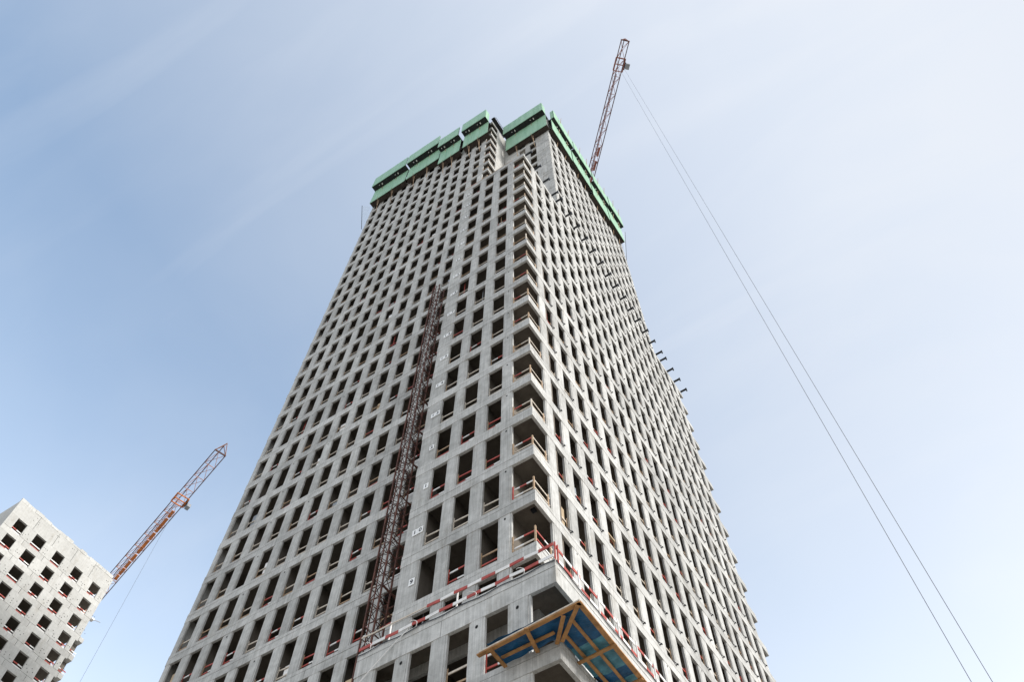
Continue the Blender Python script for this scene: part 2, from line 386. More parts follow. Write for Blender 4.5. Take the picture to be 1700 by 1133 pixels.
# --- timber guard rails in the window openings
def rail_mesh(kind, axis):
    mb = MB(); L = 0.315 * S; h = 0.085; d = 0.035
    def seg(z, cols, tilt=0.0, x0=-0.06, L=L):
        k = len(cols); 
        for i, c in enumerate(cols):
            a, b = x0 + L * i / k, x0 + L * (i + 1) / k
            za, zb = z + tilt * i / k, z + tilt * (i + 1) / k
            if axis == 'L':      # local x runs to the viewer's right (-u), y inwards
                P = [(a, 0, za), (b, 0, zb), (b, d, zb), (a, d, za), (a, 0, za + h), (b, 0, zb + h), (b, d, zb + h), (a, d, za + h)]
            else:                # local y along +v, x inwards is negative
                P = [(0, a, za), (0, b, zb), (-d, b, zb), (-d, a, za), (0, a, za + h), (0, b, zb + h), (-d, b, zb + h), (-d, a, za + h)]
                P = [P[i] for i in (0, 1, 2, 3, 4, 5, 6, 7)]
            mb.quadbox(P, c)
    top, bot = 0.26 * S, 0.10 * S
    if kind == 0: seg(top, ['pale_timber'], 0.03); seg(bot, ['timber'], -0.02)
    if kind == 1: seg(top, ['white', 'red'], 0.05); seg(bot, ['red', 'white'])
    if kind == 2: seg(top, ['red'], -0.03); seg(bot, ['red', 'white'], 0.04)
    if kind == 3: seg(top, ['pale_timber'], -0.04); seg(bot, ['pale_timber'], 0.03)
    if kind == 4: seg(top, ['white', 'red']); seg(bot, ['white'], 0.02)
    if kind == 5: seg(top, ['timber'], 0.02); seg(bot, ['red'], 0.03)
    pc = ['timber', 'red', 'timber', 'pale_timber', 'timber', 'timber'][kind]
    px = -0.03 if axis == 'L' else 0.27 * S - 0.09
    a = (px, -0.03, -0.02, px + 0.06, 0, 0.36 * S)
    if axis == 'L': mb.wbox(px, px + 0.07, -0.012, -0.002, -0.0, 0.34 * S, pc)
    else:
        mb.wbox(0.002, 0.012, px - 0.0, px + 0.08, 0.0, 0.36 * S, pc)
        if kind in (0, 2, 3, 5):       # offcuts lying against the rail
            mb.bar((-0.06, 0.10, 0.02), (-0.02, 0.34, 0.30), 0.05, 0.05, 'white' if kind % 2 == 0 else 'pale_timber')
            mb.bar((-0.08, 0.30, 0.02), (-0.03, 0.12, 0.22), 0.04, 0.05, 'pale_timber')
    return mb.mesh('guard_rail')
RM = {(k, ax): rail_mesh(k, ax) for k in range(6) for ax in 'LR'}
rails.sort(key=lambda q: size_of(q[0], q[3], q[1], q[4] + 0.4))
def pick(n):
    r = random.random()
    if n <= 12: return 1 if r < .28 else 2 if r < .42 else 4 if r < .58 else 5 if r < .7 else 0 if r < .85 else 3
    return 0 if r < .36 else 3 if r < .68 else 5 if r < .84 else 4 if r < .9 else 2 if r < .96 else 1
rest = {}
cnt = 0
for (ax, a, b, pos, n) in rails:
    if random.random() < 0.04: continue
    k = pick(n)
    loc = W(b, pos + T + 0.012, n + BH) if ax == 'L' else W(pos + T + 0.012, a, n + BH)
    if cnt < 300: inst(RM[(k, ax)], 'guard_rail', loc, tower)
    else: rest.setdefault((k, ax), []).append(loc)
    cnt += 1
mb = MB()
for (k, ax), locs in rest.items():
    me = RM[(k, ax)]; vs_ = [v.co.copy() for v in me.vertices]; mn = [m.name for m in me.materials]
    keys = [kk for nm in mn for kk in MT if MT[kk].name == nm]
    for L_ in locs:
        b0 = len(mb.v); mb.v += [tuple(c + L_) for c in vs_]
        for p in me.polygons:
            mb.f.append(tuple(b0 + i for i in p.vertices)); mb.m.append(mb.mi(keys[p.material_index])); mb.t.append(1)
mb.build('guard_rail', tower, 'stuff')
mb = MB(); mp_ = MB(); rc = random.Random(3)
for (ax, a, b, pos, n) in rails:
    r = rc.random(); f = rc.random()
    if r < 0.10:                        # a steel prop from floor to ceiling
        x = a + (0.2 + 0.6 * f) * (b - a); d = pos + T + 0.05 + 0.1 * rc.random()
        P = (W(x, d, n + 0.21), W(x, d, n + 1.14)) if ax == 'L' else (W(d, x, n + .21), W(d, x, n + 1.14))
        mb.tube(P, 0.035, rc.choice(('timber', 'red', 'gall')), 4)
    elif r < 0.17:                      # a sheet leaning behind the rail
        h = 0.2 + 0.35 * rc.random(); x0 = a + 0.05 * f; x1 = x0 + 0.10 + 0.1 * rc.random(); m_ = rc.choice(('ply', 'gall', 'white', 'ply'))
        if ax == 'L': mp_.box(x0, x1, pos + T + .03, pos + T + .037, n + BH, n + BH + h, m_)
        else: mp_.box(pos + T + .03, pos + T + .037, x0, x1, n + BH, n + BH + h, m_)
mb.build('prop', tower, 'stuff'); mp_.build('leaning_sheet', tower, 'stuff')
# dark clamp stubs at the sill corner of each sunlit window
mb = MB(); mc = MB()
mc.wbox(-0.02, 0.15, -0.02, 0.02, -0.02, 0.03, 'dark'); mc.wbox(0.11, 0.15, -0.05, 0.03, -0.05, 0.03, 'dark'); mc.bar((0.0, -0.34, 0.05), (0.12, 0.0, 0.0), 0.03, 0.03, 'dark'); cme = mc.mesh('clamp')
rr = [q for q in rails if q[0] == 'R']
for i, (ax, a, b, pos, n) in enumerate(rr):
    loc = W(pos, b - 0.03, n + BH)
    if i < 150: inst(cme, 'clamp', loc, tower)
    else:
        mb.wbox(loc.x - .02, loc.x + .15, loc.y - .03, loc.y + .03, loc.z - .03, loc.z + .03, 'dark')
mb.build('clamp', tower, 'stuff')
# --- loggia railings at the open corner
def loggia(u, v, lu, lv, n, corner_style):
    e = bpy.data.objects.new('loggia_railing', None); C.objects.link(e); e.parent = tower
    z = n + BH; i = 0.03
    def rail(p, q, c):
        m_ = MB(); k = len(c); p, q = Vector(p), Vector(q)
        for j, cc in enumerate(c): m_.bar(p.lerp(q, j / k), p.lerp(q, (j + 1) / k), 0.03, 0.085, cc)
        m_.build('rail', e)
    cA = random.choice((['pale_timber'], ['timber', 'pale_timber'], ['timber'], ['red', 'pale_timber'], ['timber', 'red'])) if n > 11 else (['white', 'red', 'white'] if n == 10 else ['white', 'red'])
    cB = ['pale_timber'] if n > 10 else ['white', 'pale_timber']
    for dz, c1, c2 in ((0.10, cB, cA), (0.25, cA, cB)):
        rail(W(u + lu, v + i + 0.01, z + dz), W(u + i + .01, v + i + 0.01, z + dz), c1)
        if lv: rail(W(u + i, v + i + 0.02, z + dz), W(u + i, v + lv + 0.02, z + dz), ['pale_timber'] if n != 9 else ['red', 'white'])
    hgt = random.uniform(0.26, 0.33) if n < 16 else random.uniform(0.2, 0.42)
    m_ = MB(); p = W(u + i, v + i, z); m_.wbox(p.x - .035, p.x + .035, p.y - .035, p.y + .035, p.z - .02, p.z + hgt * S, random.choice(('pale_timber', 'timber'))); m_.build('post', e)
    m_ = MB(); p = W(u + lu - 0.012, v + i, z); m_.wbox(p.x - .03, p.x + .04, p.y - .05, p.y - .02, p.z + 0.1, p.z + 0.3 * S, 'timber' if n != 10 else 'red'); m_.build('post', e)
    if lv: m_ = MB(); p = W(u + i, v + lv - 0.02, z); m_.wbox(p.x - .03, p.x + .03, p.y - .04, p.y + .04, p.z, p.z + 0.3 * S, 'timber'); m_.build('post', e)
for n in range(8, ROOF): loggia(0, 0, 0.363, 0.40, n, 0)
for n in range(ROOF + 1, TOP - 1): loggia(US, SB, 0.24, 0.40, n, 1)
# junction box on the loggia ceiling and plywood sheet in a window
mb = MB(); p = W(0.16, 0.22, 10.13); mb.wbox(p.x - .10, p.x + .10, p.y - .1, p.y + .1, p.z - .1, p.z + .05, 'dark'); mb.build('junction_box', tower)
mb = MB(); mb.box(3.50, 3.72, SB + 0.03, SB + 0.045, 9.23, 9.23 + 0.36, 'ply'); mb.build('plywood_sheet', tower)
mb = MB(); mb.box(0.02, 0.2, 2.15, 2.38, 11.5, 11.53, 'ply'); mb.build('plywood_sheet', tower)

# ------------------------------------------------------------------ number plates
NUM = {9: '9', 10: '10', 11: '1', 12: '2', 13: '13', 14: '14', 15: '15', 16: '16', 17: '17', 18: '18', 19: '19', 20: '20', 21: '21', 22: '22', 23: '23', 24: '24', 25: '25'}
WORD = dict(zip(range(9, 26), 'nine,ten,one,two,thirteen,fourteen,fifteen,sixteen,seventeen,eighteen,nineteen,twenty,twenty-one,twenty-two,twenty-three,twenty-four,twenty-five'.split(',')))
for n, s in NUM.items():
    p = thing('number_sign', f'white sign reading {WORD[n]} on the wide grey pier', 'number sign', 'storey number signs up the wide pier')
    x0 = W(1.935 if len(s) == 1 else 2.01, 0, 0).x
    z0 = (n + (0.555 if n < 16 else 0.5) - ZG) * S
    for k, ch in enumerate(s):
        w, h = 0.31, 0.42
        cx = x0 + k * 0.32 + w / 2; cz = z0 + k * 0.01 + h / 2
        mb = MB(); mb.wbox(cx - w / 2, cx + w / 2, -0.022, -0.004, cz - h / 2, cz + h / 2, 'plate'); pl = mb.build('plate', p)
        cu = bpy.data.curves.new('numeral', 'FONT'); cu.body = ch; cu.size = 0.34; cu.align_x = 'CENTER'; cu.align_y = 'CENTER'; cu.extrude = 0.003; cu.offset = 0.006
        to = bpy.data.objects.new('tmp', cu); C.objects.link(to)
        bpy.context.view_layer.update()
        me = bpy.data.meshes.new_from_object(to.evaluated_get(bpy.context.evaluated_depsgraph_get()))
        bpy.data.objects.remove(to)
        me.materials.clear(); me.materials.append(MT['ink'])
        inst(me, 'numeral', (cx, -0.027, cz), pl, (math.pi / 2, 0, 0))

# ------------------------------------------------------------------ hoist mast in the recess
mast = thing('hoist_mast', 'rusty lattice hoist mast standing in the dark recess beside the wide pier', 'mast')
MU0, MU1, MV0, MV1 = 2.61, 2.80, 0.20, 0.385
H = 0.44 * S; wx = (MU1 - MU0) * S; wy = (MV1 - MV0) * S
mb = MB()
for x in (0, wx):
    for y in (0, wy): mb.bar((x, y, 0), (x, y, H), 0.07, 0.07, 'rust' if (x > 0 or y > 0) and not (x > 0 and y == 0) else 'rust')
for z in (0.03, H / 2):
    for p, q in (((0, 0), (wx, 0)), ((wx, 0), (wx, wy)), ((wx, wy), (0, wy)), ((0, wy), (0, 0))): mb.bar((*p, z), (*q, z), 0.03, 0.03, 'rust')
for k in range(2):
    za, zb = 0.03 + k * H / 2, 0.03 + (k + 1) * H / 2
    for p, q in (((0, 0), (wx, 0)), ((wx, 0), (wx, wy)), ((0, wy), (wx, wy)), ((0, 0), (0, wy))):
        mb.bar((*(p if k % 2 else q), za), (*(q if k % 2 else p), zb), 0.028, 0.028, 'rust_dark')
mb.bar((wx / 2, -0.04, 0), (wx / 2, -0.04, H), 0.05, 0.04, 'rust')
sec = mb.mesh('mast_section'); o0 = W(MU1, MV0, ZG)
nsec = int((20.3 - ZG) * S / H)
for k in range(nsec): inst(sec, 'mast_section', o0 + Vector((0, 0, k * H)), mast)
for k in range(1, 11):
    z = (9.15 + (k - 1) * 1.0 - ZG) * S
    mb = MB()
    for u in (MU0, MU1): mb.bar(Vector((-u * S, MV1 * S, z)), Vector((-(u + (0.1 if u == MU1 else -0.15)) * S, (SB - 0.005) * S, z)), 0.06, 0.06, 'rust')
    mb.bar(Vector((-MU0 * S, MV0 * S, z)), Vector((-MU0 * S, (SB - .005) * S, z)), 0.05, 0.05, 'rust'); mb.bar(Vector((-MU1 * S, 0.6 * S, z)), Vector((-2.45 * S, 0.6 * S, z)), 0.05, 0.05, 'rust')
    mb.build('wall_tie', mast)

# ------------------------------------------------------------------ cantilever brackets along the terrace roof
BV = [0.10, 0.60, 1.08, 1.57, 1.81, 2.37, 2.84, 3.32, 3.80, 4.29, 4.77, 5.24, 5.73, 6.21, 6.69, 7.18, 7.65, 8.14, 8.43, 8.92, 9.40, 9.88]
mb = MB()
x0, x1 = 0.0, 0.225 * S
for z in (0.04, 0.20): mb.wbox(-0.5, x1, -0.08, 0.08, z, z + 0.03, 'dark')
mb.wbox(-0.5, x1 - .01, -0.03, 0.03, 0.055, 0.205, 'dark')
mb.wbox(x1 - 0.09, x1 + 0.03, -0.08, 0.08, -0.26, 0.30, 'dark')
bme = mb.mesh('bracket')
ordn = ['first', 'second', 'third', 'fourth', 'fifth', 'sixth', 'seventh', 'eighth', 'ninth', 'tenth', 'eleventh', 'twelfth', 'thirteenth', 'fourteenth', 'fifteenth', 'sixteenth', 'seventeenth', 'eighteenth', 'nineteenth', 'twentieth', 'twenty-first', 'twenty-second']
for i, v in enumerate(BV):
    o = inst(bme, 'steel_bracket', W(0, v, ROOF + BH + 0.014))
    tag(o, f'{ordn[i]} black steel bracket counted down the sunlit facade from the terrace corner', 'bracket', 'black cantilever brackets along the terrace edge')
for o in [x for x in bpy.data.objects if x.name.startswith('steel_bracket')]:
    if o.location.y > VD * S + 0.3 : o.location.z += 0.0

# ------------------------------------------------------------------ green protection screens
def screen(label, axis, a0, a1, pos, zl, zu, low_off=0.25, up_off=0.5, end=False):
    """two tiers of green sheet: lower tier low_off and upper tier up_off out from the facade at pos"""
    t = thing('protection_screen', label, 'screen', 'green protection screens round the tower top')
    def B(mb, x0, x1, d0, d1, z0, z1, m, tint=1.0):
        if axis == 'L': mb.box(x0, x1, pos - d0, pos - d1, z0, z1, m, tint)
        else: mb.box(pos - d0, pos - d1, x0, x1, z0, z1, m, tint)
    def tier(off, z0, z1, x0, x1, name):
        e = MB(); B(e, x0, x1, off - 0.025, off - 0.035, z0 + 0.05, z0 + 0.10, 'dark'); B(e, x0, x1, off - 0.025, off - 0.035, z1 - 0.12, z1 - 0.07, 'dark')
        k = max(2, round((x1 - x0) / 0.36)); w = (x1 - x0) / k
        for i in range(k + 1):
            xx = min(x1 - 0.012, x0 + i * w); B(e, xx, xx + 0.012, off - 0.020, off - 0.036, z0 + 0.05, z1 - 0.07, 'dark')
        e = e.build(name, t)
        for i in range(k):
            mb = MB(); j = random.uniform(-0.004, 0.004)
            B(mb, x0 + i * w + 0.002, x0 + (i + 1) * w - 0.002, off + j, off - 0.012 + j, z0 + random.uniform(-.02, .02), z1 + random.uniform(-.01, .01), 'green')
            mb.build('sheet', e)
    tier(low_off, zl[0], zl[1], a0, a1, 'lower_tier'); tier(up_off, zu[0], zu[1], a0, a1, 'upper_tier')
    mb = MB(); B(mb, a0, a1, up_off - 0.014, 0.03, zu[0] + 0.0, zu[0] + 0.03, 'black'); mb.build('platform', t)
    mb = MB(); B(mb, a0, a1, low_off - 0.014, 0.01, zl[0] + 0.03, zl[0] + 0.06, 'shade_deck'); mb.build('platform', t)  # dark sheet standing in for the shaded band below the lower tier
    if end:                              # end sheet of the upper tier
        if True:
            mb = MB(); B(mb, a0, a0 + 0.012, up_off - 0.014, low_off - 0.02, zu[0], zu[1], 'green'); mb.build('end_sheet', t)
    mb = MB(); k = 0
    for x in (a0 + 0.25 * (a1 - a0), a0 + 0.72 * (a1 - a0)):  # lights and hooks under the platform
        B(mb, x, x + 0.04, up_off - 0.10, up_off - 0.16, zu[0] - 0.06, zu[0], 'white')
        B(mb, x + .15, x + .17, up_off - 0.10, up_off - 0.12, zu[0] - 0.10, zu[0], 'white')
    mb.build('platform_fitting', t)
    mb = MB()
    for x in (a0 + 0.35 * (a1 - a0), a0 + 0.75 * (a1 - a0)):
        if axis == 'L': mb.tube([W(x, pos - low_off - .02, zl[1] - .1), W(x + .02, pos - .1, zl[0] - 1.2)], 0.03, 'timber'); mb.tube([W(x + .05, pos - low_off - .02, zl[0] + .2), W(x + .02, pos - .02, zl[0] - 1.3)], 0.022, 'timber')
        else: mb.tube([W(pos - up_off - .08, x, zu[1] + .25), W(pos - .02, x + .05, zl[0] - .5)], 0.035, 'timber')
    mb.build('stay', t)
    return t
LZ, UZ = (35.6, 37.42), (37.40, 38.68); LZ2, UZ2 = (36.65, 38.32), (38.32, 39.6)
screen('green screen nearest the open corner of the left wing, on its shaded side', 'L', 2.08, 3.3, SB, LZ, UZ, end=True)
screen('second green screen from the open corner of the left wing', 'L', 3.46, 4.53, SB, LZ, UZ)
screen('third green screen from the open corner, set one storey higher', 'L', 4.58, 6.3, SB, LZ2, UZ2)
screen('leftmost green screen, at the far left edge of the tower top', 'L', 6.37, 8.24, SB, LZ2, UZ2)
screen('green screen above the roof notch, on the blank grey wall', 'L', -0.10, 1.85, VD, (35.4, 37.2), (37.15, 38.4), end=True)
RS = [(1.98, 3.55, 'nearest the tower corner'), (3.63, 5.1, 'second from the tower corner'), (5.2, 6.55, 'third from the tower corner'), (6.66, 7.9, 'at the far right end')]
for k_, (a, b, w) in enumerate(RS):
    j_ = (0, 0.22, -0.1, 0.3)[k_]
    screen('green screen on the sunlit facade, ' + w, 'R', a, b, 0, (35.5 + j_, 37.1 + j_), (37.15 + j_, 38.4 + j_), 0.2, 0.355, end=a < 2)
# black platform edge on the notch side of the left wing
mb = MB()
mb.box(US - 0.16, US, SB - 0.1, 1.8, 38.25, 38.30, 'black'); 
for v in [SB + k * 0.1 for k in range(9)]: mb.box(US - 0.16, US - 0.15, v, v + .012, 38.3, 38.3 + 0.35, 'dark')
mb.box(US - 0.16, US - 0.15, SB, 1.8, 38.6, 38.62, 'dark')
mb.build('edge_platform', tower)
# ------------------------------------------------------------------ safety nets at the two far top corners
for lab, P in (('thin safety net on a slanting pole at the right top edge of the tower', [W(-0.1, 8.05, 37.6), W(-0.22, 8.4, 38.1), W(0.0, 8.04, 34.3), W(-0.03, 8.04, 35.6)]),
               ('thin safety net on an upright pole at the left top edge of the tower', [W(8.3, .8, 36.6), W(8.65, 0.62, 36.9), W(8.36, 0.9, 34.2), W(8.25, .9, 35.0)])):
    t = thing('safety_net', lab, 'net'); mb = MB(); mb.tube([P[2], P[1]], 0.04, 'dark'); mb.build('pole', t)
    mb = MB(); mb.poly([P[0], P[1], P[2], P[3]], 'net'); mb.build('mesh_sheet', t)

# ------------------------------------------------------------------ ledge barrier on the lower block
ZL = 8.345
def barrier(label, pts, posts, top_timber):
    t = thing('safety_barrier', label, 'barrier', 'red and white barriers on the ledge'); a, b = pts
    A = lambda f, z, off=0: (W(a[0] + (b[0] - a[0]) * f, a[1] + (b[1] - a[1]) * f, z))
    L_ = (A(1, 0) - A(0, 0)).length; k = max(4, int(L_ / 0.62))
    for lvl, z in ((0, 8.44), (1, 8.615)):
        i = 0
        while i < k:
            f0, f1 = i / k, (i + 1) / k
            m_ = MB(); c = 'red' if (i + lvl) % 2 else 'white'
            if lvl and f0 > top_timber: c = 'pale_timber'
            h = 0.15 if c != 'pale_timber' else 0.07
            wob = lambda f: 0.02 * math.sin(f * 37 + lvl * 2)
            m_.bar(A(f0, z) + Vector((0, 0, wob(f0))), A(f1, z) + Vector((0, 0, wob(f1))), 0.03, h, c); m_.build('rail_board', t); i += 1
    for f in posts:
        m_ = MB(); p = A(f, ZL)
        m_.wbox(p.x + .02, p.x + .07, p.y + .02, p.y + .07, p.z, p.z + 0.31 * S, 'red' if f < 0.02 else 'white'); m_.build('post', t)
    return t
barrier('red and white board barrier on the ledge, shaded side beside the mast', ((-0.40, -0.32), (2.25, -0.32)), (0.0, 0.488, 0.845), 0.64)
barrier('red and white board barrier on the ledge, running along the sunlit facade', ((-0.40, -0.30), (-0.40, 6.0)), [0.006 + 0.07 * k for k in range(14)], 2)
mb = MB(); mb.tube([W(ER - .01, EL - .012, 8.30)] + [W(ER + (2.65) * k / 24, EL - .012, 8.305 + 0.012 * math.sin(k * 1.3)) for k in range(1, 25)], 0.02, 'cable')
tag(mb.build('cable'), 'black cable running below the top edge of the shaded ledge', 'cable')
mb = MB(); mb.tube([W(ER - .012, EL + 7.0 * k / 40, 8.30 + 0.012 * math.sin(k * 1.7)) for k in range(0, 41)], 0.02, 'cable')
tag(mb.build('cable'), 'black cable running along the sunlit side of the ledge', 'cable')
mb = MB(); mb.tube([W(1.50, EL - .02, 8.33), W(1.7, EL - .02, 8.2), W(2.10, EL - .02, 7.88), W(2.3, EL - .02, 7.7)], 0.018, 'white')
tag(mb.build('string'), 'white string hanging slantwise across the shaded ledge wall', 'string')
for u, lab, r in ((1.50, 'looped white hose on the ledge barrier right of the mast', 0.045), (0.70, 'white hose tied to the barrier right of the white post', 0.05), (0.06, 'white hose tied to the barrier near the ledge corner', 0.04), (2.14, 'white hose loop at the left end of the ledge barrier', 0.035)):
    mb = MB()
    mb.tube([W(u + r * math.cos(t) * 1.2 - 0.02 * t, EL - .012 + 0.006 * math.sin(3 * t), 8.41 + 0.05 * math.sin(t) - 0.008 * t) for t in [k * 0.4 + 1.2 for k in range(10)]], 0.013, 'white')
    tag(mb.build('hose'), lab, 'hose', 'white hoses on the ledge barrier')

# ------------------------------------------------------------------ timber catch canopy at the corner
cp = thing('catch_canopy', 'timber framed catch canopy with blue tarpaulin round the tower corner', 'canopy'); ZC = 7.20
def cb(p, q, w=0.15, h=0.05, zo=0.0, m='formwork'):
    mb = MB(); mb.bar(W(*p, ZC) + Vector((0, 0, zo)), W(*q, ZC) + Vector((0, 0, zo)), w, h, m); mb.build('beam', cp)
cb((0.33, -0.615), (-0.85, -0.672)); cb((-0.84, -0.69), (-0.825, 1.5), 0.17)
cb((0.16, -0.455), (-0.44, -0.465), 0.11, .05, 0.06); cb((-0.51, -0.38), (-0.52, 1.5), 0.11, .05, 0.06); cb((-0.665, -0.50), (-0.66, 1.5), 0.10, .05, 0.06)
for p, q in (((0.172, -0.66), (0.176, -0.36)), ((-0.262, -0.69), (-0.19, -0.36)), ((-0.64, -0.63), (-0.40, -0.355)), ((-0.82, -0.67), (-0.455, -0.355)), ((-0.87, -0.045), (-0.435, -0.02)), ((-0.85, 0.50), (-0.44, 0.52)), ((-0.85, 1.05), (-0.44, 1.05))):
    cb(p, q, 0.13, 0.05, -0.055)
def tarp(x0, x1, y0, y1, m, name, nx=26, ny=12):
    mb = MB(); rnd = random.Random(5); ph = [rnd.uniform(0, 6) for _ in range(6)]
    def hgt(a, b): return 0.15 + 0.05 * math.sin(a * 9 + ph[0]) * math.sin(b * 11 + ph[1]) + 0.025 * math.sin(a * 31 + b * 17 + ph[2]) + 0.015 * math.sin(b * 53 - a * 23 + ph[3])
    P = [[W(x0 + (x1 - x0) * i / nx, y0 + (y1 - y0) * j / ny, ZC) + Vector((0, 0, hgt(x0 + (x1 - x0) * i / nx, y0 + (y1 - y0) * j / ny))) for j in range(ny + 1)] for i in range(nx + 1)]
    for i in range(nx):
        for j in range(ny): mb.poly([P[i][j], P[i + 1][j], P[i + 1][j + 1], P[i][j + 1]], m)
    return mb.build(name, cp)
tarp(0.20, -0.83, -0.665, EL + 0.004, 'tarp', 'tarpaulin', 30, 12); tarp(ER - 0.004, -0.83, EL + 0.004, -0.16, 'tarp', 'tarpaulin', 14, 8)
tarp(ER - 0.004, -0.83, -0.16, 0.30, 'tarp_pale', 'tarpaulin', 14, 16); tarp(ER - 0.004, -0.83, 0.30, 0.46, 'tarp', 'tarpaulin', 14, 8); tarp(ER - 0.004, -0.83, 0.46, 1.5, 'tarp_pale', 'tarpaulin', 14, 24)
mb = MB(); mb.bar(W(0.30, -0.640, ZC) + Vector((0, 0, 0.05)), W(-0.86, -0.697, ZC) + Vector((0, 0, .05)), 0.02, 0.05, 'pale_timber'); mb.build('edge_strip', cp)
# shuttering board left on the beam below the canopy

# ------------------------------------------------------------------ left building
lb = thing('concrete_building', 'pale concrete building under construction at the lower left, square windows with red and white boards', 'building')
UB, V0, V1 = 29.0, 2.47, 8.27; WV = [(2.90 + i * 1.135 - (0.05 if i == 1 else 0), 3.385 + i * 1.13) for i in range(5)]
ZT = 32.62
def lbx(a, b, z0, z1, d=0.0, m='con_white'):
    mb = MB(); mb.box(UB + d, UB + 0.10, a, b, z0, z1, m, rt(0.9, 1.05)); mb.build('wall_panel', lb)
G = 0.016
RMB = MB()
def lrail(cols1, cols2):
    mb = MB(); L_ = 0.56 * S
    for z, cc in ((0.05 * S, cols1), (0.17 * S, cols2)):
        for i, c in enumerate(cc): mb.wbox(0, 0.03, L_ * i / len(cc), L_ * (i + 1) / len(cc), z, z + 0.17, c)
    return mb.mesh('guard_rail')
LRM = [lrail(['red', 'white'], ['white', 'red', 'white']), lrail(['white'], ['red', 'white']), lrail(['red'], ['white']), lrail(['red', 'red', 'white'], ['white', 'red'])]
for r in range(0, 13):
    zs = ZT - 0.93 - r * 1.0             # window head
    z0 = zs - 0.70
    top = ZT - 0.10 if r == 0 else zs + 0.30 - G
    solid_end = V1 if r < 3 else V1 - 0.12
    edges = [V0] + [x for w in WV for x in w] + [solid_end]
    for i in range(0, len(edges), 2): lbx(edges[i] + (G if i else 0), edges[i + 1] - (G if i + 2 < len(edges) else 0), z0, zs)
    jn = [V0] + [(WV[i][1] + WV[i + 1][0]) / 2 for i in range(4)] + [V1]
    for i in range(5): lbx(jn[i] + (G / 2 if i else 0), jn[i + 1] - G / 2, zs, top, -0.003)
    for i, w in enumerate(WV):
        inst(random.choice(LRM), 'guard_rail', W(UB + 0.085, w[0] - .03, z0) , lb)
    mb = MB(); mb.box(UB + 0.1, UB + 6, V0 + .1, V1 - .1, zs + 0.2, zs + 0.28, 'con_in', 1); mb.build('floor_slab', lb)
    mb = MB(); mb.box(UB + 0.0, UB + 6, V0, V0 + .1 - G, z0 - 0.001, zs + .29, 'con_white', rt()) if r % 2 == 5 else None
    if r >= 3:
        mb = MB(); mb.box(UB - .01, UB + 0.5, V1 + 0.004, V1 + 0.24, zs + 0.06, zs + 0.28, 'con_white', 1); mb.box(UB + .3, UB + .35, V1 - .1, V1 + .23, zs - .72, zs + .06, 'con_in', 1); mb.build('slab_edge', lb)
        inst(random.choice(LRM), 'guard_rail', W(UB + 0.05, V1 - .29, z0), lb)
# side wall with a few dark openings, parapet and shuttering boards on top
for r in range(0, 13):
    zs = ZT - 0.93 - r; z0 = zs - .7
    x = UB + 0.1
    for (a, b) in ((UB + 0.1, UB + 0.9), (UB + 1.5, UB + 2.3), (UB + 2.9, UB + 3.7), (UB + 4.3, UB + 6)):
        mb = MB(); mb.box(a, b, V0, V0 + .1, z0, zs, 'con_white', rt()); mb.build('wall_panel', lb)
    mb = MB(); mb.box(UB + 0.1, UB + 6, V0, V0 + .1, zs + .001, (ZT - .1 if r == 0 else zs + .3 - G), 'con_white', rt()); mb.build('wall_panel', lb)
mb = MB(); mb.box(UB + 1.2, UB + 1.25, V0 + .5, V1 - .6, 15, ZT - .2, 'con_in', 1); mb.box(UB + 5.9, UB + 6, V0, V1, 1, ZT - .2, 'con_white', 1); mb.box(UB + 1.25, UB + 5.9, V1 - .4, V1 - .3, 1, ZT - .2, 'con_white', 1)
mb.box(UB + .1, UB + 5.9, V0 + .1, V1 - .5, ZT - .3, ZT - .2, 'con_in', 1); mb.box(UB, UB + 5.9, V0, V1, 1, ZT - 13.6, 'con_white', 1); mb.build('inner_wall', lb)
x = V0
while x < V1 - 0.1:
    y = min(V1, x + random.uniform(.22, .5)); mb = MB(); mb.box(UB - random.uniform(0, .02), UB + .1, x + .004, y - .004, ZT - .10, ZT + random.choice((0, 0.02, 0.07, 0.09)), 'con_white', rt(.95, 1.1)); mb.build('parapet_block', lb); x = y
mb = MB()
for z_ in [ZT - .25 - k for k in range(0, 12)]:
    for w in WV:
        for k in range(5): 
            p = W(UB - .004, w[1] + .08 + .1 * random.randint(0, 4), z_ - 0.02 - .12 * random.randint(0, 2)); q = 0.055
            mb.wbox(p.x, p.x + 0.006, p.y - q, p.y + q, p.z - q, p.z + q, 'hole')
mb.build('tie_hole', lb, 'stuff')
mb = MB(); p = W(UB, V1 + .0, 30.0); mb.wbox(p.x - .4, p.x + .3, p.y, p.y + .5, p.z, p.z + .25, 'white'); mb.bar(p + Vector((0, .3, .2)), p + Vector((0.2, 1.6, .5)), .08, .08, 'gall'); mb.build('hoist_arm', lb)

